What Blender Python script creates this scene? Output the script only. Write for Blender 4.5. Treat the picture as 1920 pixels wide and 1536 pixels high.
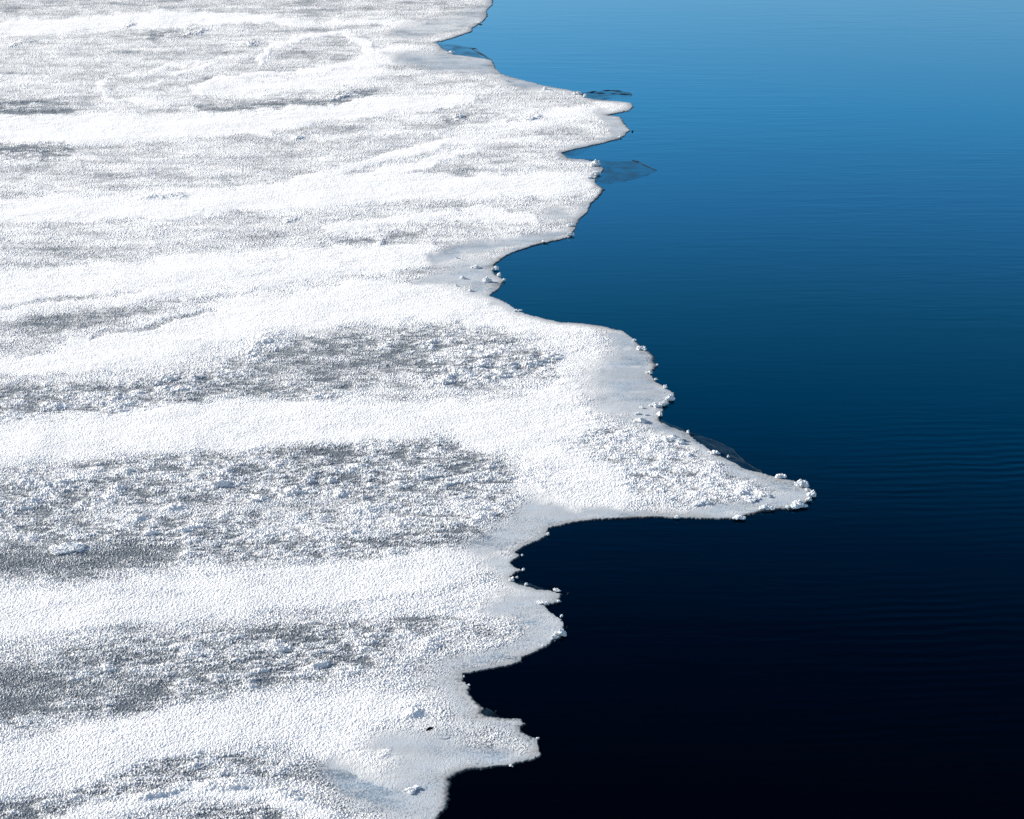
import bpy, bmesh, math, random
import numpy as np
R = math.radians
random.seed(7)
for o in list(bpy.data.objects): bpy.data.objects.remove(o)
sc = bpy.context.scene
COL = sc.collection

# ------------------------------------------------------------------ camera
H, PITCH, VFOV = 8.0, R(22.5), R(21.0)
TAN_H = math.tan(VFOV / 2) * 1.25
cam = bpy.data.objects.new('camera', bpy.data.cameras.new('camera'))
COL.objects.link(cam)
cam.location = (0, 0, H)
cam.rotation_euler = (math.pi / 2 - PITCH, 0, 0)
cam.data.sensor_fit = 'HORIZONTAL'
cam.data.angle = 2 * math.atan(TAN_H)
cam.data.clip_end = 20000
sc.camera = cam

# ------------------------------------------------------------------ sky, sun, exposure
SUN_EL, SUN_AZ = 21.0, 292.0            # azimuth clockwise from +Y: the sun stands to the left and a little beyond
w = bpy.data.worlds.new('World'); sc.world = w; w.use_nodes = True
nt = w.node_tree
sky = nt.nodes.new('ShaderNodeTexSky')
sky.sky_type = 'NISHITA'; sky.sun_disc = False
sky.sun_elevation = R(SUN_EL); sky.sun_rotation = R(SUN_AZ)
sky.air_density = 1.0; sky.dust_density = 0.8; sky.ozone_density = 1.5
bg = nt.nodes['Background']; bg.inputs['Strength'].default_value = 0.085
nt.links.new(sky.outputs['Color'], bg.inputs['Color'])
sl = bpy.data.lights.new('sun', 'SUN'); sl.energy = 5.0; sl.angle = R(0.5); sl.color = (1.0, 0.938, 0.825)
so = bpy.data.objects.new('sun', sl); COL.objects.link(so)
so.rotation_euler = (R(90 - SUN_EL), 0, R(180 - SUN_AZ))
so.location = (-40, 15, 20)
sc.view_settings.view_transform = 'Standard'; sc.view_settings.look = 'None'
sc.view_settings.gamma = 1; sc.view_settings.exposure = 0.63
sc.cycles.use_denoising = False
sc.cycles.max_bounces = 6; sc.cycles.diffuse_bounces = 4; sc.cycles.transparent_max_bounces = 8

# ------------------------------------------------------------------ helpers
FPX = 960 / TAN_H
CP, SP = math.cos(PITCH), math.sin(PITCH)
def ground(u, v):                        # a point of the ice plane, read off the photograph
    u = np.asarray(u, float); v = np.asarray(v, float)
    a = (u - 960) / FPX; b = (768 - v) / FPX
    dy = CP + b * SP; dz = -SP + b * CP
    t = -H / dz
    return a * t, dy * t
def pixel_size(v):                       # metres per photo pixel, across
    b = (768 - v) / FPX
    return H / (SP - b * CP) / FPX

def tag(o, label=None, cat=None, group=None, kind=None):
    if label: o['label'] = label
    if cat: o['category'] = cat
    if group: o['group'] = group
    if kind: o['kind'] = kind
    return o
def mesh_np(name, co, faces, mat, parent=None, smooth=False):
    me = bpy.data.meshes.new(name)
    n = faces.shape[1]
    me.vertices.add(len(co)); me.vertices.foreach_set('co', co.astype(np.float32).ravel())
    me.loops.add(faces.size); me.loops.foreach_set('vertex_index', faces.astype(np.int32).ravel())
    me.polygons.add(len(faces))
    me.polygons.foreach_set('loop_start', np.arange(0, faces.size, n, dtype=np.int32))
    me.polygons.foreach_set('loop_total', np.full(len(faces), n, np.int32))
    me.polygons.foreach_set('use_smooth', np.full(len(faces), smooth, bool))
    me.update(calc_edges=True)
    o = bpy.data.objects.new(name, me); COL.objects.link(o)
    if mat: me.materials.append(mat)
    if parent: o.parent = parent
    return o

def _hash(ix, iy, seed):
    h = (ix.astype(np.int64) * 374761393 + iy.astype(np.int64) * 668265263 + seed * 1442695041) & 0xFFFFFFFF
    h = ((h ^ (h >> 13)) * 1274126177) & 0xFFFFFFFF
    h = ((h ^ (h >> 16)) * 2246822519) & 0xFFFFFFFF
    return (h ^ (h >> 15)) & 0xFFFFFFFF
def vnoise(x, y, seed=0):                # gradient noise, about -1..1
    x = np.asarray(x, np.float32); y = np.asarray(y, np.float32)
    fx = np.floor(x); fy = np.floor(y)
    ix = fx.astype(np.int32); iy = fy.astype(np.int32)
    x = x - fx; y = y - fy
    sx = x * x * x * (x * (x * 6 - 15) + 10); sy = y * y * y * (y * (y * 6 - 15) + 10)
    def g(i, j, dx, dy):
        a = _hash(ix + i, iy + j, seed).astype(np.float32) * np.float32(2 * math.pi / 4294967296)
        return np.cos(a) * dx + np.sin(a) * dy
    a = g(0, 0, x, y); b = g(1, 0, x - 1, y); c = g(0, 1, x, y - 1); d = g(1, 1, x - 1, y - 1)
    return ((a + (b - a) * sx) * (1 - sy) + (c + (d - c) * sx) * sy) * np.float32(1.5)
def fbm(x, y, seed=0, octs=3):
    r = 0; amp = 1; tot = 0
    for k in range(octs):
        r = r + amp * vnoise(x * 2 ** k + 17.3 * k, y * 2 ** k + 5.1 * k, seed + k); tot += amp; amp *= .5
    return r / tot * 1.3
def sstep(a, b, x):
    t = np.clip((x - a) / (b - a), 0, 1); return t * t * (3 - 2 * t)

# ------------------------------------------------------------------ materials
def new_mat(name):
    m = bpy.data.materials.new(name); m.use_nodes = True
    n = m.node_tree; n.nodes.clear()
    return m, n, n.nodes.new('ShaderNodeOutputMaterial')
def math_node(n, op, a, b=None):
    k = n.nodes.new('ShaderNodeMath'); k.operation = op
    for i, s in enumerate((a, b)):
        if s is None: continue
        if isinstance(s, (int, float)): k.inputs[i].default_value = s
        else: n.links.new(s, k.inputs[i])
    return k.outputs[0]
def polarised_fresnel(n, normal):
    """Reflectance of still water for light that is mostly polarised in the plane of incidence
    (a clear sky at right angles to the sun): it dies away towards Brewster's angle."""
    geo = n.nodes.new('ShaderNodeNewGeometry')
    d = n.nodes.new('ShaderNodeVectorMath'); d.operation = 'DOT_PRODUCT'
    n.links.new(geo.outputs['Incoming'], d.inputs[0]); n.links.new(normal, d.inputs[1])
    c = math_node(n, 'MAXIMUM', math_node(n, 'ABSOLUTE', d.outputs['Value']), 0.02)
    s2 = math_node(n, 'SUBTRACT', 1.0, math_node(n, 'MULTIPLY', c, c))
    ct = math_node(n, 'SQRT', math_node(n, 'SUBTRACT', 1.0, math_node(n, 'DIVIDE', s2, 1.333 ** 2)))
    nc = math_node(n, 'MULTIPLY', c, 1.333)
    q = math_node(n, 'DIVIDE', math_node(n, 'SUBTRACT', nc, ct), math_node(n, 'ADD', nc, ct))
    return math_node(n, 'MULTIPLY', q, q)

def water_material():
    m, n, out = new_mat('still_water')
    tc = n.nodes.new('ShaderNodeTexCoord')
    def wave(sx, sy, rot, detail):
        mp = n.nodes.new('ShaderNodeMapping'); mp.inputs['Scale'].default_value = (sx, sy, 1)
        mp.inputs['Rotation'].default_value = (0, 0, R(rot))
        n.links.new(tc.outputs['Object'], mp.inputs['Vector'])
        t = n.nodes.new('ShaderNodeTexNoise'); t.inputs['Scale'].default_value = 1
        t.inputs['Detail'].default_value = detail; t.inputs['Distortion'].default_value = 0.4
        n.links.new(mp.outputs[0], t.inputs['Vector'])
        return t.outputs['Fac']
    a = wave(0.9, 5.0, 2, 2.0); b = wave(2.6, 13.0, -3, 2.0); p = wave(0.16, 0.22, 20, 2.0)
    amp = math_node(n, 'MULTIPLY', math_node(n, 'SUBTRACT', p, 0.32), 2.4)
    amp = math_node(n, 'MINIMUM', math_node(n, 'MAXIMUM', amp, 0.2), 1.0)
    h = math_node(n, 'ADD', math_node(n, 'MULTIPLY', a, 0.006), math_node(n, 'MULTIPLY', b, 0.0032))
    h = math_node(n, 'MULTIPLY', h, amp)
    # a cat's paw: one train of ripples off the end of the long spit
    mp = n.nodes.new('ShaderNodeMapping'); mp.inputs['Rotation'].default_value = (0, 0, R(-4))
    n.links.new(tc.outputs['Object'], mp.inputs['Vector'])
    wv = n.nodes.new('ShaderNodeTexWave'); wv.wave_type = 'BANDS'; wv.bands_direction = 'Y'
    wv.inputs['Scale'].default_value = 2.4; wv.inputs['Distortion'].default_value = 5.0
    wv.inputs['Detail'].default_value = 2; wv.inputs['Detail Scale'].default_value = .55; wv.inputs['Detail Roughness'].default_value = .45
    n.links.new(mp.outputs[0], wv.inputs['Vector'])
    def paw(u, v, rx, ry):
        x, y = ground(u, v)
        k = n.nodes.new('ShaderNodeMapping'); k.vector_type = 'TEXTURE'
        k.inputs['Location'].default_value = (float(x), float(y), 0); k.inputs['Scale'].default_value = (rx, ry, 1)
        n.links.new(tc.outputs['Object'], k.inputs['Vector'])
        ln = n.nodes.new('ShaderNodeVectorMath'); ln.operation = 'LENGTH'; n.links.new(k.outputs[0], ln.inputs[0])
        mr = n.nodes.new('ShaderNodeMapRange'); mr.interpolation_type = 'SMOOTHSTEP'
        mr.inputs['From Min'].default_value = 1; mr.inputs['From Max'].default_value = 0
        n.links.new(ln.outputs['Value'], mr.inputs['Value'])
        return mr.outputs[0]
    mask = math_node(n, 'ADD', paw(1830, 890, 1.7, 2.0), math_node(n, 'MULTIPLY', paw(1800, 1250, 2.2, 3.0), .8))
    mask = math_node(n, 'ADD', math_node(n, 'MULTIPLY', mask, p), .035)
    h = math_node(n, 'ADD', h, math_node(n, 'MULTIPLY', math_node(n, 'MULTIPLY', math_node(n, 'MULTIPLY', wv.outputs['Fac'], math_node(n, 'MULTIPLY', wave(.8, 1.6, 12, 1.0), 2.0)), mask), 0.0026))
    bp = n.nodes.new('ShaderNodeBump'); bp.inputs['Strength'].default_value = 1.0; bp.inputs['Distance'].default_value = 0.32
    n.links.new(h, bp.inputs['Height'])
    rp = polarised_fresnel(n, bp.outputs['Normal'])
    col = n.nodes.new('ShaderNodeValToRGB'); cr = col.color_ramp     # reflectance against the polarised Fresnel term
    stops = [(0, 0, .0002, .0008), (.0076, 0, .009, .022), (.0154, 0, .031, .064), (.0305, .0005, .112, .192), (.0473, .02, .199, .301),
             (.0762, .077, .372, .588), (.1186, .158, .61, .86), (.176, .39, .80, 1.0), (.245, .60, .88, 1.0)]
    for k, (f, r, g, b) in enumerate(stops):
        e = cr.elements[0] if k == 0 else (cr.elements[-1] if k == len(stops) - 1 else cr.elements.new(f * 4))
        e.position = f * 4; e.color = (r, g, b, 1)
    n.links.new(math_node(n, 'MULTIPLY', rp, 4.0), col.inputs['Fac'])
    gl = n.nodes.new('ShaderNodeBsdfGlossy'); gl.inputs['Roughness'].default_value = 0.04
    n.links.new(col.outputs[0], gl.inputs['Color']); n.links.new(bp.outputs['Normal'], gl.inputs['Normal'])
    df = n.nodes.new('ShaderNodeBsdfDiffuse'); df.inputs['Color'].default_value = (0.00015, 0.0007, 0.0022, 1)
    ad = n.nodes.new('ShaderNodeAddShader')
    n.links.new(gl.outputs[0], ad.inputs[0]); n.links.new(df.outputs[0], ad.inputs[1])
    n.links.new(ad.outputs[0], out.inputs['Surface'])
    return m

def ice_material():
    m, n, out = new_mat('frosted_ice')
    at = n.nodes.new('ShaderNodeAttribute'); at.attribute_name = 'surface'
    pr = n.nodes.new('ShaderNodeBsdfPrincipled')
    n.links.new(at.outputs['Color'], pr.inputs['Base Color'])
    ro = math_node(n, 'ADD', math_node(n, 'MULTIPLY', at.outputs['Alpha'], 0.55), 0.35)
    n.links.new(ro, pr.inputs['Roughness'])
    pr.inputs['Specular IOR Level'].default_value = 0.3
    n.links.new(pr.outputs[0], out.inputs['Surface'])
    return m

def snow_material():
    m, n, out = new_mat('rime_snow')
    pr = n.nodes.new('ShaderNodeBsdfPrincipled')
    tc = n.nodes.new('ShaderNodeTexCoord')
    t = n.nodes.new('ShaderNodeTexNoise'); t.inputs['Scale'].default_value = 90; t.inputs['Detail'].default_value = 3
    n.links.new(tc.outputs['Object'], t.inputs['Vector'])
    r = n.nodes.new('ShaderNodeValToRGB')
    r.color_ramp.elements[0].position = .35; r.color_ramp.elements[0].color = (.74, .78, .84, 1)
    r.color_ramp.elements[1].position = .6; r.color_ramp.elements[1].color = (.92, .92, .91, 1)
    n.links.new(t.outputs['Fac'], r.inputs['Fac']); n.links.new(r.outputs[0], pr.inputs['Base Color'])
    bp = n.nodes.new('ShaderNodeBump'); bp.inputs['Strength'].default_value = .6; bp.inputs['Distance'].default_value = .006
    n.links.new(t.outputs['Fac'], bp.inputs['Height']); n.links.new(bp.outputs[0], pr.inputs['Normal'])
    pr.inputs['Roughness'].default_value = .8; pr.inputs['Specular IOR Level'].default_value = .25
    n.links.new(pr.outputs[0], out.inputs['Surface'])
    return m

def clear_ice_material():
    m, n, out = new_mat('clear_thin_ice')
    tc = n.nodes.new('ShaderNodeTexCoord')
    t = n.nodes.new('ShaderNodeTexNoise'); t.inputs['Scale'].default_value = 5; t.inputs['Detail'].default_value = 7
    n.links.new(tc.outputs['Object'], t.inputs['Vector'])
    r = n.nodes.new('ShaderNodeValToRGB')
    r.color_ramp.elements[0].position = .40; r.color_ramp.elements[0].color = (.08,) * 3 + (1,)
    r.color_ramp.elements[1].position = .72; r.color_ramp.elements[1].color = (.46,) * 3 + (1,)
    n.links.new(t.outputs['Fac'], r.inputs['Fac'])
    df = n.nodes.new('ShaderNodeBsdfDiffuse'); df.inputs['Color'].default_value = (.045, .095, .15, 1)
    tr = n.nodes.new('ShaderNodeBsdfTransparent')
    mx = n.nodes.new('ShaderNodeMixShader')
    n.links.new(r.outputs[0], mx.inputs[0]); n.links.new(tr.outputs[0], mx.inputs[1]); n.links.new(df.outputs[0], mx.inputs[2])
    n.links.new(mx.outputs[0], out.inputs['Surface'])
    return m
def plain(name, c0, c1, rough=.5, scale=40):
    m, n, out = new_mat(name)
    pr = n.nodes.new('ShaderNodeBsdfPrincipled'); pr.inputs['Roughness'].default_value = rough; pr.inputs['Specular IOR Level'].default_value = .15
    tc = n.nodes.new('ShaderNodeTexCoord')
    t = n.nodes.new('ShaderNodeTexNoise'); t.inputs['Scale'].default_value = scale
    n.links.new(tc.outputs['Object'], t.inputs['Vector'])
    r = n.nodes.new('ShaderNodeValToRGB')
    r.color_ramp.elements[0].position = .35; r.color_ramp.elements[0].color = c0 + (1,)
    r.color_ramp.elements[1].position = .65; r.color_ramp.elements[1].color = c1 + (1,)
    n.links.new(t.outputs['Fac'], r.inputs['Fac']); n.links.new(r.outputs[0], pr.inputs['Base Color'])
    n.links.new(pr.outputs[0], out.inputs['Surface'])
    return m
M_WATER, M_ICE, M_SNOW, M_CLEAR = water_material(), ice_material(), snow_material(), clear_ice_material()
M_DARK = plain('wet_dark_ice', (.002, .006, .011), (.006, .015, .028), .75)
M_LEAF = plain('dead_leaf', (.012, .009, .008), (.05, .03, .022), .6, 120)

# ------------------------------------------------------------------ water
wy = 6000
water = mesh_np('water', np.array([(-wy, -300, 0), (wy, -300, 0), (wy, wy, 0), (-wy, wy, 0)], float),
                np.array([[0, 1, 2, 3]]), M_WATER)
tag(water, kind='structure')

# ------------------------------------------------------------------ the ice edge
EDGE = [(1020,-430),(1090,-330),(1060,-220),(1010,-120),(975,-60),(950,-30),(926,0),(923,11),(914,20),(915,31),(905,42),(888,53),(885,60),(856,70),(836,76),(820,80),
 (830,90),(853,103),(878,106),(912,111),(923,114),(929,127),(940,139),(962,146),(999,155),(1030,163),(1072,170),
 (1089,174),(1100,184),(1128,188),(1165,191),(1185,194),(1189,201),(1179,209),(1150,215),(1140,217),(1165,220),(1173,233),
 (1182,245),(1166,260),(1137,268),(1109,274),(1078,281),(1055,288),(1066,297),(1097,300),(1120,305),(1134,318),
 (1117,335),(1117,343),(1134,356),(1126,368),(1111,382),(1103,399),(1086,413),(1081,427),(1070,447),(1037,453),
 (994,464),(956,477),(931,494),(923,506),(934,519),(948,527),(934,544),(920,556),(950,567),(969,581),(987,589),
 (1016,597),(1053,605),(1094,607),(1137,614),(1169,622),(1187,634),(1206,652),(1228,669),(1227,678),(1233,686),
 (1222,703),(1231,717),(1250,728),(1267,741),(1266,748),(1244,761),(1244,778),(1237,790),(1262,803),(1291,813),
 (1312,831),(1344,853),(1375,867),(1400,881),(1425,886),(1456,896),(1487,902),(1501,904),(1515,909),(1531,928),(1519,939),
 (1509,947),(1481,957),(1450,958),(1422,963),(1394,971),(1369,974),(1331,975),(1266,973),(1234,972),(1187,974),
 (1134,975),(1087,980),(1056,985),(1028,992),(1027,1004),(1008,1017),(989,1024),(970,1037),(979,1044),(956,1057),
 (970,1065),(984,1071),(968,1076),(960,1084),(960,1091),(985,1099),(1006,1106),(1035,1109),(1057,1115),(1047,1126),
 (1054,1129),(1025,1137),(1035,1150),(1050,1161),(1060,1178),(1062,1183),(1054,1195),(1031,1211),(1004,1225),
 (983,1234),(979,1242),(954,1251),(906,1259),(868,1265),(870,1276),(881,1287),(880,1297),(889,1312),(910,1330),
 (904,1339),(916,1345),(952,1349),(981,1349),(988,1359),(979,1365),(981,1375),(1010,1388),(1014,1416),(1002,1425),
 (958,1438),(920,1441),(879,1446),(856,1453),(843,1464),(847,1470),(845,1481),(845,1501),(835,1522),(822,1535),(800,1560),
 (812,1600),(840,1660),(800,1730),(770,1800)]
ex, ey = ground([p[0] for p in EDGE], [p[1] for p in EDGE])

def edge_distance(px, py):               # > 0 on the ice, metres
    n = len(px); best = np.full(n, 1e9, np.float32); inside = np.zeros(n, bool)
    X = np.concatenate([ex, [-60, -60]]); Y = np.concatenate([ey, [ey[-1], ey[0]]])
    px = px.astype(np.float32); py = py.astype(np.float32)
    m = len(X)
    for i in range(m):
        ax, ay, bx, by = (np.float32(k) for k in (X[i], Y[i], X[(i + 1) % m], Y[(i + 1) % m]))
        dx, dy = bx - ax, by - ay
        if i < m - 3:
            qx = px - ax; qy = py - ay
            t = np.clip((qx * dx + qy * dy) / (dx * dx + dy * dy + 1e-12), 0, 1)
            best = np.minimum(best, (qx - t * dx) ** 2 + (qy - t * dy) ** 2)
        c = (ay > py) != (by > py)
        if dy != 0:
            inside ^= c & (px < ax + (py - ay) * (dx / dy))
    return np.where(inside, 1, -1) * np.sqrt(best)

# ------------------------------------------------------------------ how the frost lies: strokes (points, half widths, frost depth, softness, clumpiness)
GX0, GX1, GY0, GY1, GS = -240, 1680, -120, 1680, 3.0
gu, gv = np.meshgrid(np.arange(GX0, GX1, GS), np.arange(GY0, GY1, GS))
wu = gu + 30 * fbm(gu / 170, gv / 60, 11) + 14 * fbm(gu / 45, gv / 12, 14); wv = gv + 10 * fbm(gu / 130, gv / 45, 12) + 6 * fbm(gu / 36, gv / 14, 13)
DEP = np.full(gu.shape, 0.60); CLU = np.full(gu.shape, 0.30); GLZ = np.zeros(gu.shape)
def stroke_w(pts, ws, soft):
    best = np.full(gu.shape, 1e9)
    if len(pts) == 1: pts = pts * 2
    if not isinstance(ws, (list, tuple)): ws = [ws] * len(pts)
    for (a, b, wa, wb) in zip(pts[:-1], pts[1:], ws[:-1], ws[1:]):
        dx, dy = b[0] - a[0], b[1] - a[1]
        t = np.clip(((wu - a[0]) * dx + (wv - a[1]) * dy) / (dx * dx + dy * dy + 1e-9), 0, 1)
        d = np.hypot((wu - a[0] - t * dx) * .55, wv - a[1] - t * dy) / (wa + (wb - wa) * t)
        best = np.minimum(best, d)
    return sstep(1 + soft, 1 - soft, best)
def depth(pts, ws, val, soft=.35, clump=None):
    global DEP, CLU
    k = stroke_w(pts, ws, soft * .7)
    DEP = DEP + (val - DEP) * k
    if clump is not None: CLU = CLU + (clump - CLU) * k
def glaze(pts, ws, val, soft=.8):
    global GLZ
    GLZ = GLZ + (val - GLZ) * stroke_w(pts, ws, soft)
# far part
depth([(-240,10),(300,0),(900,0)], 28, .50, .4)
depth([(-240,75),(0,66),(120,52),(300,40),(450,36),(570,40)], [17,17,16,12,10,6], 1.0, .50)
depth([(560,42),(700,50),(800,44)], [6,5,3], .85, .4)
depth([(-240,140),(0,130),(300,120),(600,100),(760,80)], [60,60,55,35,20], .58, .5)
depth([(-240,200),(0,205),(100,205)], [19,19,11], .32, .95, .8)
depth([(300,68),(360,66)], [11,8], .40, .95, .8)
depth([(370,205),(520,203),(690,182)], [6,14,7], .30, .95, .6)
depth([(372,168),(470,164),(560,160),(640,146),(700,122),(770,98)], [12,15,14,14,18,12], .86, .9)
depth([(437,106),(312,125),(237,147),(198,168),(208,186),(281,193)], [3,4,3,4,4,3], .76, .8)
depth([(412,119),(331,141),(281,162),(300,176)], [3,4,4,3], .84, .6)
depth([(494,122),(486,104),(502,86),(562,70),(644,64),(703,86),(706,110),(656,127),(537,138),(450,151),(362,163),(380,180)], [3,4,5,4,4,6,6,4,4,4,4,3], .95, .4)
depth([(225,166),(270,156),(340,150)], [6,6,3], .46, .8)
depth([(300,174),(330,165),(400,150)], [6,6,3], .48, .8)
depth([(520,112),(590,95),(650,92)], [8,8,5], .46, .8)
depth([(540,92),(585,110)], [3,3], .36, .8)
depth([(-240,252),(0,247),(300,240),(500,230),(700,206),(890,188)], [26,26,24,20,16,8], 1.0, .45)
depth([(-240,285),(0,284),(110,288)], [19,19,11], .32, .95, .9)
depth([(-240,335),(0,335),(300,325),(600,310),(760,290)], [38,38,38,34,14], .60, .5)
depth([(560,340),(660,315),(800,280),(900,262)], [6,8,8,4], .88, .5)
depth([(700,335),(820,300),(900,285)], [6,6,4], .88, .5)
depth([(840,225),(870,224)], 7, .40, .9, .8)
depth([(940,225),(1000,222)], 8, .45, .9, .8)
depth([(900,250),(1000,230),(1130,205)], [18,26,10], .74, .5)
depth([(-240,410),(0,405),(250,396),(500,372),(800,352),(1000,352),(1100,345)], [30,30,28,24,24,22,14], .97, .50)
depth([(-240,470),(0,472),(250,455),(480,450),(640,440)], [32,34,30,20,6], .58, .45)
depth([(450,420),(600,402),(760,398)], [6,7,4], .60, .5)
depth([(480,497),(560,475),(680,455),(800,440)], [4,6,5,3], .42, .5, .5)
depth([(620,432),(760,418),(900,402),(1000,410)], [7,9,9,6], .90, .5)
depth([(-240,575),(0,560),(200,532),(420,512),(620,500),(800,478)], [38,40,36,32,34,18], .95, .4)
depth([(-240,630),(0,622),(110,610),(220,592),(330,566)], [12,12,15,15,7], .38, .45, .4)
depth([(-20,700),(150,680),(300,640),(450,600),(700,562),(950,590),(1080,625)], [16,34,36,38,36,24,14], .98, .5)
depth([(170,640),(300,610),(400,585)], [4,5,3], .50, .6)
depth([(40,668),(60,650),(140,632),(230,608)], [5,6,5,3], .56, .7)
depth([(-60,700),(60,716),(200,706)], [6,8,5], .60, .7)
depth([(-240,590),(40,575),(160,560),(260,548)], [5,6,6,3], .60, .7)
depth([(500,545),(640,528),(780,520)], [5,7,4], .62, .7)
depth([(-240,430),(60,425),(300,415),(460,404)], [4,5,5,3], .60, .7)
depth([(-240,1140),(100,1132),(400,1100),(640,1075)], [5,6,6,4], .62, .7)
depth([(-240,1190),(0,1185),(200,1160),(460,1125)], [6,7,6,4], .66, .7)
depth([(-240,1470),(60,1420),(240,1378),(430,1345)], [7,8,7,4], .62, .7)
depth([(-240,865),(40,858),(260,832),(480,822)], [5,6,6,4], .64, .7)
depth([(-240,770),(0,765),(200,752),(400,722),(600,690),(830,650),(1000,672)], [34,34,30,32,55,42,30], .40, .35, .85)
depth([(520,690),(650,688),(760,676)], [26,30,20], .33, .8, .5)
depth([(820,700),(980,690),(1060,690)], [26,26,16], .42, .5, 1.0)
depth([(-240,775),(0,772),(120,752)], [14,14,10], .32, .5, .7)
depth([(850,660),(1000,650),(1090,650)], [10,10,12], .62, .5, .8)
depth([(1070,650),(1110,680),(1080,730)], [26,30,26], .78, .5, .5)
depth([(-240,842),(0,832),(300,806),(600,795),(900,800),(1060,815)], [40,40,40,38,44,50], 1.0, .40)
depth([(1040,780),(1090,860),(1090,910),(1060,935)], [40,60,58,30], 1.0, .45)
depth([(1120,770),(1180,800),(1250,850)], [26,34,26], .72, .5, .5)
depth([(1140,835),(1250,885),(1400,925)], [40,50,26], .64, .6, 1.0)
depth([(990,905),(1018,905)], [20,26], .74, .7, .6)
# clumpy middle
depth([(-240,940),(0,935),(300,905),(600,885),(800,872),(880,900),(900,950)], [40,40,46,52,50,50,40], .44, .35, 1.0)
depth([(-240,1030),(0,1030),(250,1020),(500,1010),(750,990),(860,990)], [52,54,46,46,50,36], .46, .4, .95)
depth([(-240,1055),(0,1052),(150,1050),(330,1040)], [34,34,30,18], .24, .6, .35)
depth([(-240,915),(0,905),(200,890)], [12,12,8], .58, .6, .6)
depth([(560,990),(800,960),(900,965)], [18,24,18], .56, .6, .9)
depth([(-240,1165),(0,1158),(300,1128),(600,1105),(800,1075),(900,1055)], [46,46,40,36,34,22], .98, .45)
depth([(960,1110),(900,1130),(700,1160)], [26,30,20], .80, .5, .4)
# clumpy near part
depth([(-240,1320),(0,1310),(150,1280),(400,1250),(640,1210),(820,1190)], [50,60,62,58,46,32], .40, .35, .85)
depth([(-240,1300),(0,1295),(90,1280)], [44,44,34], .14, .6, .25)
depth([(430,1240),(600,1235),(740,1220)], [36,44,34], .46, .5, 1.0)
depth([(120,1270),(260,1300)], [34,34], .27, .6, .45)
depth([(760,1230),(900,1200),(980,1170)], [34,34,24], .62, .6, .6)
depth([(-240,1500),(0,1455),(200,1410),(420,1358),(620,1345),(740,1330)], [44,46,46,44,40,24], .98, .45)
depth([(640,1400),(720,1430),(740,1460)], [40,40,22], .94, .5)
depth([(-240,1600),(0,1535),(160,1495),(300,1455),(450,1432),(560,1452)], [26,26,18,26,24,14], .40, .4, .75)
depth([(560,1450),(650,1470),(730,1500)], [14,20,22], .36, .6, .2)
depth([(-240,1680),(100,1560),(300,1505),(400,1488),(500,1490),(580,1530),(620,1600)], [26,26,14,12,14,16,20], .95, .5)
depth([(330,1570),(420,1530),(480,1535),(560,1600)], [26,22,22,30], .38, .4, .9)
depth([(120,1680),(300,1640),(600,1680)], 30, .9, .4)
# smooth glazed margins
glaze([(760,60),(850,45),(915,20)], [14,18,14], .55)
glaze([(760,110),(830,118),(900,122),(960,150),(1060,172)], [8,14,14,9,6], .8)
glaze([(1120,215),(1170,235),(1120,262)], [6,14,6], .7)
glaze([(1050,400),(1080,415),(1060,430)], [12,14,8], .6)
glaze([(810,490),(880,470),(960,455),(1050,442)], [8,12,9,6], .85)
glaze([(800,530),(860,520),(910,510),(900,550)], [10,24,24,12], .75)
glaze([(930,570),(1020,595),(1130,612)], [6,6,5], .7)
glaze([(1140,630),(1190,660),(1190,720),(1230,745)], [10,26,44,22], .9)
glaze([(1140,760),(1200,770),(1240,790)], [20,26,14], .75)
glaze([(1250,805),(1340,850),(1440,905),(1500,925)], [12,12,16,16], .8)
glaze([(1220,968),(1330,964),(1450,945),(1510,930)], [6,10,16,16], .8)
glaze([(1000,960),(1080,968),(1230,968)], [22,12,5], .85)
glaze([(910,1030),(960,1005),(1020,975)], [22,24,16], .75)
glaze([(930,1060),(965,1075)], [14,16], .7)
glaze([(940,1140),(1000,1130),(1040,1120)], [18,26,12], .8)
glaze([(1000,1150),(1030,1180),(980,1220)], [18,30,16], .75)
glaze([(850,1245),(940,1235),(1000,1215)], [18,16,12], .7)
glaze([(840,1280),(880,1320),(900,1345),(960,1365)], [26,24,22,14], .7)
glaze([(740,1400),(820,1410),(900,1420),(960,1420)], [24,40,22,14], .8)
glaze([(610,1440),(700,1490),(790,1510)], [16,36,46], .8)
glaze([(800,1450),(820,1500)], [30,36], .75)
glaze([(960,1395),(1000,1405)], [10,12], .3)

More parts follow.
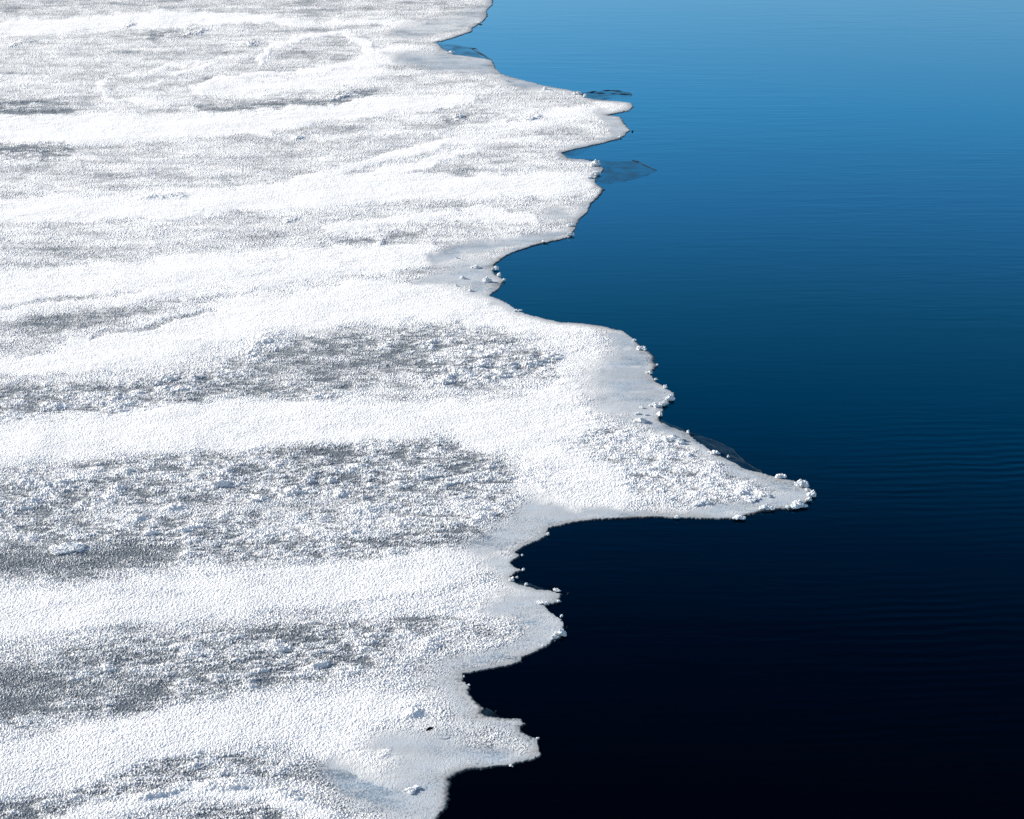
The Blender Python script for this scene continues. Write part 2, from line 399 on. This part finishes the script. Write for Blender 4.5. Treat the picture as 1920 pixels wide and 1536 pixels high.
# small drifts and lumps moulded into the crust: (u, v, half length px, height m, tilt px)
RIDGES = [(320,716,95,.035,-12),(60,913,70,.035,-4),(125,915,40,.03,-2),(410,912,34,.04,-3),(262,972,24,.03,-3),
 (225,925,30,.03,-4),(330,955,34,.028,-6),(480,945,36,.035,-8),(560,925,40,.035,-8),(620,905,30,.03,-4),
 (690,935,34,.03,-4),(760,915,30,.03,-4),(540,870,26,.025,-2),(580,905,22,.03,-2),(350,1045,24,.02,-3),
 (760,1334,20,.010,-6),(722,1420,18,.012,-4),(775,1345,22,.03,-4),(290,374,40,.03,-2),
 (330,372,26,.03,0),(545,418,18,.025,-4),(712,459,14,.025,-2),(860,222,18,.04,0),(1000,224,20,.03,-3),
 (40,84,40,.03,-8),(240,52,24,.025,-2),(370,64,30,.03,-6),(470,87,24,.03,-2),(640,185,50,.03,-8),(560,262,24,.025,-4),
 (900,690,40,.03,-6),(980,688,50,.035,-8),(1030,680,34,.035,-6),(860,705,34,.03,-6),(930,712,34,.03,-6),(800,655,30,.025,4),
 (500,645,40,.025,-8),(480,668,46,.025,-4),(300,1495,60,.04,-14),(430,1482,70,.04,-2),(540,1500,40,.035,8),(90,770,30,.025,-4),
 (200,1260,30,.03,-6),(150,1275,34,.02,-6),(520,1225,34,.03,-6),(600,1255,34,.03,-6)]

def sample(F, u, v):
    fu = np.clip((u - GX0) / GS, 0, gu.shape[1] - 1.01); fv = np.clip((v - GY0) / GS, 0, gu.shape[0] - 1.01)
    iu = fu.astype(np.int32); iv = fv.astype(np.int32); a = (fu - iu).astype(np.float32); b = (fv - iv).astype(np.float32)
    F = F.astype(np.float32)
    return (F[iv, iu] * (1 - a) + F[iv, iu + 1] * a) * (1 - b) + (F[iv + 1, iu] * (1 - a) + F[iv + 1, iu + 1] * a) * b

rr = random.Random(41); k = 0
while k < 75:                           # wind-cut lips in the rough grey patches
    zone = rr.choice([(0, 960, 862, 1005, -.10), (0, 960, 862, 1005, -.10), (250, 860, 1170, 1300, -.06), (380, 1080, 630, 750, -.14), (0, 420, 730, 790, -.16), (40, 560, 1440, 1530, -.12)])
    ru, rv = rr.uniform(*zone[:2]), rr.uniform(*zone[2:4])
    iu, iv = int((ru - GX0) / GS), int((rv - GY0) / GS)
    if CLU[iv, iu] > .55 and DEP[iv, iu] < .72:
        rl = rr.uniform(14, 34) if rr.random() < .7 else rr.uniform(34, 60)
        RIDGES.append((ru, rv, rl, rr.uniform(.011, .020), rl * (zone[4] + rr.uniform(-.05, .05)))); k += 1

# ------------------------------------------------------------------ the sheet itself, one dense relief
def build_crust():
    rows = np.concatenate([np.arange(-420, -60, 6.0), np.arange(-60, 1545, 0.9), np.arange(1545, 1790, 3.0)])
    cols = np.concatenate([np.arange(-700, -60, 5.0), np.arange(-60, 1548, 1.4)])
    nr, nc = len(rows), len(cols)
    rng = np.random.default_rng(3)
    U, V = np.meshgrid(cols, rows)
    U = U + (rng.random(U.shape) - .5) * .8; V = V + (rng.random(V.shape) - .5) * .5
    U = U.ravel(); V = V.ravel()
    x, y = ground(U, V)
    d = np.full(len(x), 5.0, np.float32)
    near = U > 640
    d[near] = edge_distance(x[near], y[near])
    near = np.abs(d) < .6
    d[near] += .018 * fbm(x[near] * 9, y[near] * 6, 21, 4) + .010 * vnoise(x[near] * 45, y[near] * 30, 25)
    keep = d > -.08
    idx = np.full(len(x), -1, np.int64); idx[keep] = np.arange(keep.sum())
    g = idx.reshape(nr, nc)
    f = np.stack([g[1:, :-1], g[1:, 1:], g[:-1, 1:], g[:-1, :-1]], -1).reshape(-1, 4)
    f = f[(f >= 0).all(1)]
    x, y, d, U, V = x[keep], y[keep], d[keep], U[keep], V[keep]
    dep = sample(DEP, U, V); clu = sample(CLU, U, V); glz = sample(GLZ, U, V)
    dep = dep - .035 * (1 - sstep(330, 560, V)) * (1 - sstep(.62, .96, dep))
    dep = np.where(dep < .6, .6 + (dep - .6) * .66, dep)
    # frost thins out towards the edge
    wedge = .16 + .12 * vnoise(x * 1.7, y * 1.2, 31)
    glz = np.maximum(glz, (1 - sstep(.02, np.maximum(wedge, .05), d)) * .85)
    streak = fbm(x * .9 + .5 * vnoise(x * .6, y * .6, 41), y * 2.6, 42, 3)
    dep = dep + .13 * streak + .07 * vnoise(x * 1.3 + 1.5 * vnoise(x * .5, y * .9, 44), y * 7.5 - x * .35, 43)
    w1 = fbm(x * .33, y * .42, 45, 2); w2 = fbm(x * .30 + 9, y * .38, 46, 2)
    marble = vnoise(x * .55 + 2.6 * w1, y * 2.3 + 3.2 * w2, 47) * .6 + vnoise(x * 1.1 + 5 * w1, y * 5.2 + 6.5 * w2, 48) * .5
    dep = np.where(dep > .72, .72 + (dep - .72) * .62, dep) + .11 * marble
    patch = fbm(x * 2.2, y * 2.0, 51, 3)
    dep = dep + .07 * patch
    # crystals
    n_f = vnoise(x * 50, y * 36, 61)                   # about 2 cm
    n_g = vnoise(x * 105, y * 76, 62)
    lod = np.clip((15.5 / y) ** 1.3, .22, 1).astype(np.float32)   # grain finer than the eye can part fades with distance
    n_c = fbm(x * 8.5, y * 19, 63, 3)                   # frost flowers, 6 cm
    n_b = fbm(x * 3.6, y * 6.0, 64, 2)                 # knots of them
    rnd = rng.random(len(x)).astype(np.float32) - .5
    clump = np.clip(.75 * n_c + .55 * n_b, -1, 1.2)
    grain = (.5 * n_f + .5 * n_g + .5 * rnd) * lod
    smooth = 1 - glz
    n_s = vnoise(x * 105, y * 70, 65) + .5 * rnd
    speck = sstep(.12, .62, n_s + .35 * n_b) * (1 - .6 * glz) * (.4 + .6 * lod)
    cover_in = dep * 1.55 - .52 + (.70 * clump * clu + .56 * grain) * (1 - .25 * sstep(.75, 1.0, dep))
    frost = sstep(-.05 - .25 * (1 - lod), .46 + .25 * (1 - lod), cover_in) * (1 - .72 * glz)
    frost = np.maximum(frost, .88 * speck * sstep(-.1, .5, dep))
    frost = np.maximum(frost, glz * .55 * sstep(.12, .75, fbm(x * 2.2, y * 6.0, 83, 3) + .25 * grain) * sstep(.03, .15, d))
    # relief
    z = sstep(-.012, .014, d) * .032 - .022
    z = z + .013 * sstep(.30, 1.0, dep) * smooth * sstep(0, .5, d)
    z = z + .012 * fbm(x * 1.1, y * 2.0, 71, 2) * sstep(.1, .8, d)
    z = z + (.0165 * clu * np.maximum(clump + .25, 0) + 0.0050 * grain * (.5 + .5 * frost) * (1 - .12 * sstep(.68, .98, dep)) + .006 * speck * (1 - sstep(.6, .9, dep))) * smooth * sstep(.0, .10, d)
    for (ru, rv, rl, rh, tilt) in RIDGES:
        dy_px = 9.0 if rv > 500 else 5.0
        s = (U - ru) / rl
        m = np.abs(s) < 1
        q = V[m] - (rv + tilt * s[m]); sm = s[m]
        k = (1 - sm ** 2) ** 2 * np.exp(-(np.where(q < 0, q / (1.6 * dy_px), q / (.45 * dy_px))) ** 2)
        k = k * np.clip(.8 + 1.1 * clump[m] + .35 * grain[m], 0, 2)
        z[m] += .62 * rh * k
        frost[m] = np.maximum(frost[m], np.clip(k * 1.6, 0, .95))
    # colour of what the surface is made of: dark lake ice, grey glaze, white frost; the edge also takes painted shade
    ice = np.array([.134, .156, .180]); gla = np.array([.175, .262, .365]); snow = np.array([.885, .885, .89]); wet_shaded = np.array([.018, .028, .042])
    thin = np.maximum(sstep(.0, 1, glz * 1.1), 0)[:, None]
    base = ice + (gla - ice) * thin * np.clip(.78 + .55 * fbm(x * 2.6 + .6 * streak, y * 6.5, 81, 3), .25, 1.25)[:, None]
    base = base * (.32 + .68 * sstep(.0, np.maximum(.12 + .16 * fbm(x * 1.9, y * 1.6, 93, 2), .03), d))[:, None]
    col = base + (snow - base) * frost[:, None]
    wm = np.clip(.008 + .06 * fbm(x * 1.3, y * 1.1, 91, 2), .003, .16)
    wet_shaded_k = (1 - sstep(.006, wm + .01, d))[:, None]
    col = col + (wet_shaded - col) * wet_shaded_k  # dark edge line: thin soaked margin, plus shade of the edge wall painted in
    rgba = np.concatenate([np.clip(col, 0.01, .95), np.clip(frost + .1, 0, 1)[:, None]], 1).astype(np.float32)
    o = mesh_np('frost_crust', np.stack([x, y, z], 1), f, M_ICE, smooth=False)
    at = o.data.attributes.new('surface', 'FLOAT_COLOR', 'POINT')
    at.data.foreach_set('color', rgba.ravel())
    return o

sx0, sy0 = ground(500, 1000)
sheet = bpy.data.objects.new('ice_sheet', None); COL.objects.link(sheet)
tag(sheet, 'broad frosted ice sheet with jagged edge, banded white and grey, on dark blue water', 'ice sheet')
crust = build_crust(); crust.parent = sheet

# ------------------------------------------------------------------ thin clear ice frozen on to the edge
def ragged(poly, amp, n=8):
    out = []
    for (a, b) in zip(poly, poly[1:] + poly[:1]):
        L = math.hypot(b[0] - a[0], b[1] - a[1])
        k = max(1, int(L / n))
        for i in range(k):
            t = i / k
            out.append((a[0] + (b[0] - a[0]) * t + random.uniform(-amp, amp) * (i > 0), a[1] + (b[1] - a[1]) * t + random.uniform(-amp, amp) * .5 * (i > 0)))
    return out
def thin_plate(poly, rim):
    r = ragged(poly, 1.4)
    bm = bmesh.new()
    px, py = ground([p[0] for p in r], [p[1] for p in r])
    lo = [bm.verts.new((a, b, -.01)) for a, b in zip(px, py)]
    hi = [bm.verts.new((a, b, .004)) for a, b in zip(px, py)]
    n = len(r)
    bm.faces.new(hi)
    for i in range(n): bm.faces.new((lo[i], lo[(i + 1) % n], hi[(i + 1) % n], hi[i]))
    bmesh.ops.recalc_face_normals(bm, faces=bm.faces)
    me = bpy.data.meshes.new('thin_ice'); bm.to_mesh(me); bm.free()
    me.materials.append(M_CLEAR)
    o = bpy.data.objects.new('thin_ice', me); COL.objects.link(o); o.parent = sheet
    if rim:                                   # the broken, wet outer rim
        q = ragged(rim + rim[-1:], .7, 3)[:-1]
        qx, qy = ground([p[0] for p in q], [p[1] for p in q])
        b2 = bmesh.new(); prev = None
        ph = random.uniform(0, 9)
        for i, (a, b) in enumerate(zip(qx, qy)):
            s = math.sin(i * .9 + ph) + .8 * math.sin(i * .37 + 2 * ph)
            wd = pixel_size(q[i][1]) * max(.12, .75 + .45 * s)
            ring = [b2.verts.new((a + dx * wd * .9, b + dy * wd * 2.0, dz * wd)) for dx, dy, dz in ((-.6, -.6, -.3), (.6, -.6, -.3), (.3, .2, 1.0), (-.3, .6, .9))]
            if prev and s > -1.0:
                for k in range(4): b2.faces.new((prev[k], prev[(k + 1) % 4], ring[(k + 1) % 4], ring[k]))
            prev = ring
        m2 = bpy.data.meshes.new('rim'); b2.to_mesh(m2); b2.free(); m2.materials.append(M_DARK)
        ro = bpy.data.objects.new('rim', m2); COL.objects.link(ro); ro.parent = o
    return o
thin_plate([(822,81),(845,84),(870,87),(893,91),(903,101),(922,113),(900,114),(878,110),(853,106),(832,95)], [(880,90),(893,92),(897,97),(905,103),(922,113)])
thin_plate([(1085,175),(1106,173),(1140,170),(1165,171),(1183,176),(1186,180),(1172,182),(1150,183),(1128,189),(1098,186)], [(1100,174),(1120,171),(1140,170),(1165,171),(1178,174),(1185,178)])
thin_plate([(1090,298),(1120,300),(1150,304),(1186,302),(1205,308),(1231,320),(1215,328),(1185,337),(1160,342),(1130,346),(1112,340),(1128,318)], [(1186,301),(1200,305),(1212,312),(1231,320)])
thin_plate([(1288,810),(1320,820),(1345,829),(1372,842),(1388,860),(1410,876),(1428,886),(1400,888),(1375,873),(1344,860),(1310,838)], [(1291,812),(1320,820),(1345,829),(1372,841),(1388,859),(1410,875),(1428,885)])
thin_plate([(1236,786),(1252,794),(1272,801),(1293,813),(1262,810),(1240,796)], None)
thin_plate([(960,1090),(975,1090),(1000,1098),(1030,1107),(1010,1111),(980,1103)], None)
thin_plate([(900,1338),(912,1328),(922,1333),(928,1339),(940,1347),(915,1350)], None)
thin_plate([(1050,288),(1080,275),(1105,270),(1120,273),(1095,284),(1075,293)], None)

# ------------------------------------------------------------------ rime and snow clumps standing on the ice
from mathutils import noise as mn, Vector
def blob(seed, wid, dep_, hei, lumps, sub):
    rng = random.Random(seed)
    bm = bmesh.new()
    for k in range(lumps):
        s = rng.uniform(.40, .8) if k else 1.0
        t = bmesh.ops.create_icosphere(bm, subdivisions=sub, radius=1)
        cx = 0 if k == 0 else rng.uniform(-.52, .52) * wid
        cy = 0 if k == 0 else rng.uniform(-.40, .40) * dep_
        off = Vector((rng.uniform(0, 50), seed % 97, k * 3.7))
        tall = rng.uniform(.7, 1.15)
        for v in t['verts']:
            c = v.co
            r = 1 + .55 * mn.noise(c * 1.6 + off) + .42 * mn.noise(c * 4.2 + off) + .24 * mn.noise(c * 10 + off)
            z = c.z * r
            v.co = (cx + c.x * r * wid * .34 * s, cy + c.y * r * dep_ * .38 * s, hei * .12 * s + (z if z > 0 else z * .4) * hei * .75 * s * tall)
    me = bpy.data.meshes.new('snow_clump'); bm.to_mesh(me); bm.free()
    me.materials.append(M_SNOW)
    return me
def clump(u, v, wpx, hpx, label, group=None, z=.014):
    s = pixel_size(v)
    x, y = ground(u, v + hpx * .42)
    wid = wpx * s; hei = hpx * s * 1.05
    me = blob(int(u * 7 + v), wid, max(wid * .75, hei * 1.1), hei, max(2, int(wpx / 3.4)), 4 if wpx > 11 else 3)
    o = bpy.data.objects.new('snow_clump', me); COL.objects.link(o)
    o.location = (x, y, z)
    o.rotation_euler = (0, 0, random.uniform(-.35, .35))
    tag(o, label, 'snow clump', group or 'snow clumps along the ice edge')
    return o
for c in [
 (1500,908,24,11,'largest white snow clump on the upper side of the pointed tip of ice'),
 (1524,928,16,9,'white snow clump at the very point of the longest ice spit'),
 (1512,920,9,6,'small snow clump between the two big clumps at the tip of the long spit'),
 (1517,938,12,6,'snow clump just below the point of the long ice spit'),
 (1497,947,28,8,'long low snow clump on the lower side of the pointed ice tip'),
 (1478,952,12,5,'small flat clump left of the long low clump on the spit\'s lower side'),
 (1460,895,18,6,'ragged snow clump on the upper edge of the long spit, left of the largest one'),
 (1437,952,22,8,'rounded snow clump on smooth grey ice near the lower edge of the long spit'),
 (1434,929,22,8,'snow clump on the middle of the long spit, last one before its bare tip'),
 (1388,926,26,9,'big snow clump in the middle of the long spit, above a curved white streak'),
 (1408,937,30,5,'low curved streak of snow under the big clump in the middle of the spit'),
 (1312,944,24,7,'snow mound near the lower edge at the broad part of the long spit'),
 (1384,972,22,5,'flat snow-topped clump overhanging dark water under the long spit'),
 (1270,971,12,5,'small round white clump alone on the straight lower edge of the spit'),
 (1290,854,22,5,'low snow streak behind the dark thin ice on the upper side of the spit'),
 (1263,823,28,8,'broad snow clump at the root of the long spit near its upper edge'),
 (1278,832,14,5,'small snow clump tucked under the broad clump at the root of the spit'),
 (1290,812,7,6,'tiny white clump at the upper edge where dark thin ice starts along the spit'),
 (1340,850,20,5,'narrow line of snow bordering the dark thin ice on the long spit'),
 (1365,858,6,4,'tiny white knob beside the dark thin ice on the long spit'),
 (1258,748,18,9,'white snow clump on the blunt corner of ice above the long spit'),
 (1244,758,16,8,'snow clump joined to the left of the clump on the blunt ice corner'),
 (1228,761,18,6,'flat ragged snow clump on grey ice behind the blunt corner'),
 (1238,777,11,10,'upright snow clump in the notch between blunt corner and long spit'),
 (1201,790,20,7,'oval snow clump lying apart on smooth grey ice above the long spit'),
 (1197,777,10,4,'small flat clump just above the oval clump on smooth grey ice'),
 (1213,779,7,3,'tiny flat clump right above the oval clump on smooth grey ice'),
 (1204,766,8,3,'faint small clump highest on the smooth grey ice by the blunt corner'),
 (1248,727,8,6,'small knob of snow on the edge just above the blunt ice corner'),
 (1229,713,6,4,'tiny knob of snow on the edge halfway down to the blunt corner'),
 (1219,700,11,6,'snow clump in the shallow dent of the edge above the blunt corner'),
 (1205,654,16,7,'snow clump on the rounded shoulder of ice beside the mid-blue water'),
 (1232,686,6,3,'tiny white clump on the outermost bump of the rounded ice shoulder'),
 (1188,640,8,4,'thin low clump on the upper curve of the rounded ice shoulder'),
 (930,503,12,9,'tall white clump at the innermost point of the big round bay'),
 (936,517,10,6,'white clump right below the tall clump in the big round bay'),
 (945,526,8,4,'lowest clump of the row in the big round bay, on a small point'),
 (912,527,15,7,'bright snow clump set back on grey ice behind the big round bay'),
 (892,502,16,4,'flat pale clump on the grey ice left of the tall bay clump'),
 (868,522,11,5,'small mound on speckled grey ice, left of the bright clump in the bay'),
 (855,537,9,5,'leftmost small clump on the speckled grey ice of the bay'),
 (882,546,9,4,'small clump on the lower rim of the speckled grey ice of the bay'),
 (856,485,5,3,'tiny white speck-like clump on the smooth grey band above the bay'),
 (970,584,13,3,'low flat clump on the lower shore of the big round bay'),
 (1072,423,15,5,'snow clump on the point of ice closing the big bay from above'),
 (1069,440,12,7,'lower snow clump on the point of ice above the big bay'),
 (1020,454,12,3,'low clump on the upper shore of the big round bay'),
 (1117,308,18,8,'snow clump on top of the rounded nose beside the far dark thin ice'),
 (1117,326,18,6,'snow clump in the middle of the rounded nose by the far dark thin ice'),
 (1106,334,14,4,'low clump on the inner side of the rounded nose by the far thin ice'),
 (1085,176,15,5,'snow clump where the farthest looped thin ice joins the edge'),
 (1097,181,9,4,'small clump right of the one by the farthest looped thin ice'),
 (1022,167,8,6,'lone upright clump on the far edge left of the looped thin ice'),
 (951,153,7,4,'small clump on smooth far ice near the second inlet from the top'),
 (846,99,14,3,'flat clump on pale smooth ice below the farthest inlet'),
 (900,43,12,3,'low clump on the edge above the farthest inlet'),
 (1163,258,8,3,'small clump on the small far spit\'s lower corner'),
 (1027,1003,8,5,'small clump at the corner where the long spit\'s lower edge turns down'),
 (979,1043,6,4,'tiny clump on the first small tooth of ice under the long spit'),
 (981,1070,8,4,'tiny clump at the point of the second small ice tooth under the spit'),
 (959,1088,13,5,'clump in the notch below the small ice teeth'),
 (970,1085,5,4,'tiny bead of snow beside the notch below the small ice teeth'),
 (987,1098,9,3,'low clump on the upper edge of the short double-pointed spit'),
 (1042,1108,14,4,'clump along the top of the short double-pointed spit'),
 (1019,1132,17,4,'curved low clump in the notch of the short double-pointed spit'),
 (1047,1129,10,3,'small clump on the lower prong in the double-pointed spit\'s notch'),
 (1053,1157,7,5,'small bead of snow on the edge above the bright corner clump'),
 (1052,1188,19,11,'bright tall snow clump on the rounded corner over black water'),
 (1037,1197,12,6,'smaller clump just left of the bright tall clump on the rounded corner'),
 (1018,1213,8,4,'tiny clump on the edge below the bright tall corner clump'),
 (870,1271,4,4,'small glinting clump at the innermost point of the lower bay'),
 (880,1287,5,3,'tiny clump just below the innermost point of the lower bay'),
 (958,1438,8,3,'tiny glinting clump under the lowest blunt spit of ice'),
 (1008,1387,8,3,'tiny clump on the upper corner of the lowest blunt spit'),
]:
    clump(*c)
clump(125,1028,48,9,'long snow lump alone on dark grey frosted ice at the left', 'snow lumps out on the frosted ice')
clump(770,1484,26,6,'low snow lump with a blue shadow near the bottom edge of the photo', 'snow lumps out on the frosted ice')

# ------------------------------------------------------------------ dark chips of ice afloat and a dead leaf
def chip(u, v, wpx, label):
    s = pixel_size(v); x, y = ground(u, v)
    bm = bmesh.new()
    n = 7; ring = []
    for k in range(n):
        a = 2 * math.pi * k / n; r = random.uniform(.6, 1.0) * wpx * s * .5
        ring.append((math.cos(a) * r, math.sin(a) * r * 1.2))
    lo = [bm.verts.new((a, b, -.01)) for a, b in ring]; hi = [bm.verts.new((a * .8, b * .8, .012 + .006 * random.random())) for a, b in ring]
    bm.faces.new(hi)
    for i in range(n): bm.faces.new((lo[i], lo[(i + 1) % n], hi[(i + 1) % n], hi[i]))
    me = bpy.data.meshes.new('ice_chip'); bm.to_mesh(me); bm.free(); me.materials.append(M_DARK)
    o = bpy.data.objects.new('ice_chip', me); COL.objects.link(o); o.location = (x, y, 0)
    tag(o, label, 'ice chip', 'dark ice chips afloat by the edge')
chip(1186,247,5,'dark chip of ice afloat off the lower corner of the small far spit')
chip(1065,1115,6,'dark chip of ice afloat off the short double-pointed spit')
chip(1087,172,4,'dark chip of ice at the root of the farthest looped thin ice')
chip(1063,1178,4,'dark chip of ice afloat above the bright tall corner clump')
chip(930,1336,5,'dark chip of ice afloat in the lower bay above the lowest blunt spit')

def leaf(u, v, label):
    s = pixel_size(v); x, y = ground(u, v)
    L = 16 * s
    bm = bmesh.new(); rows = []
    for i in range(9):
        t = i / 8; wd = .22 * L * math.sin(math.pi * min(1, t * .95 + .03)) ** .7
        zc = .010 + .008 * math.sin(t * 3.0)
        rows.append([bm.verts.new(((t - .5) * L, -wd, zc + .004)), bm.verts.new(((t - .5) * L, 0, zc)), bm.verts.new(((t - .5) * L, wd, zc + .007))])
    for a, b in zip(rows, rows[1:]):
        for k in range(2): bm.faces.new((a[k], b[k], b[k + 1], a[k + 1]))
    bmesh.ops.solidify(bm, geom=bm.faces[:], thickness=.004)
    me = bpy.data.meshes.new('leaf'); bm.to_mesh(me); bm.free(); me.materials.append(M_LEAF)
    o = bpy.data.objects.new('leaf', me); COL.objects.link(o); o.location = (x, y, .045); o.rotation_euler = (.25, -.1, .5)
    tag(o, label, 'leaf')
    st = bmesh.new()
    q = [((-.5 * L), 0, .012), (-.62 * L, -.05 * L, .006), (-.75 * L, -.02 * L, .002)]
    prev = None
    for (a, b, c) in q:
        r = [st.verts.new((a, b + .012 * L * math.cos(k * 2.1), c + .012 * L * math.sin(k * 2.1))) for k in range(3)]
        if prev:
            for k in range(3): st.faces.new((prev[k], prev[(k + 1) % 3], r[(k + 1) % 3], r[k]))
        prev = r
    m2 = bpy.data.meshes.new('stalk'); st.to_mesh(m2); st.free(); m2.materials.append(M_LEAF)
    so_ = bpy.data.objects.new('stalk', m2); COL.objects.link(so_); so_.parent = o
leaf(806, 1381, 'small dark curled leaf lying on pale frosted ice near the bottom')
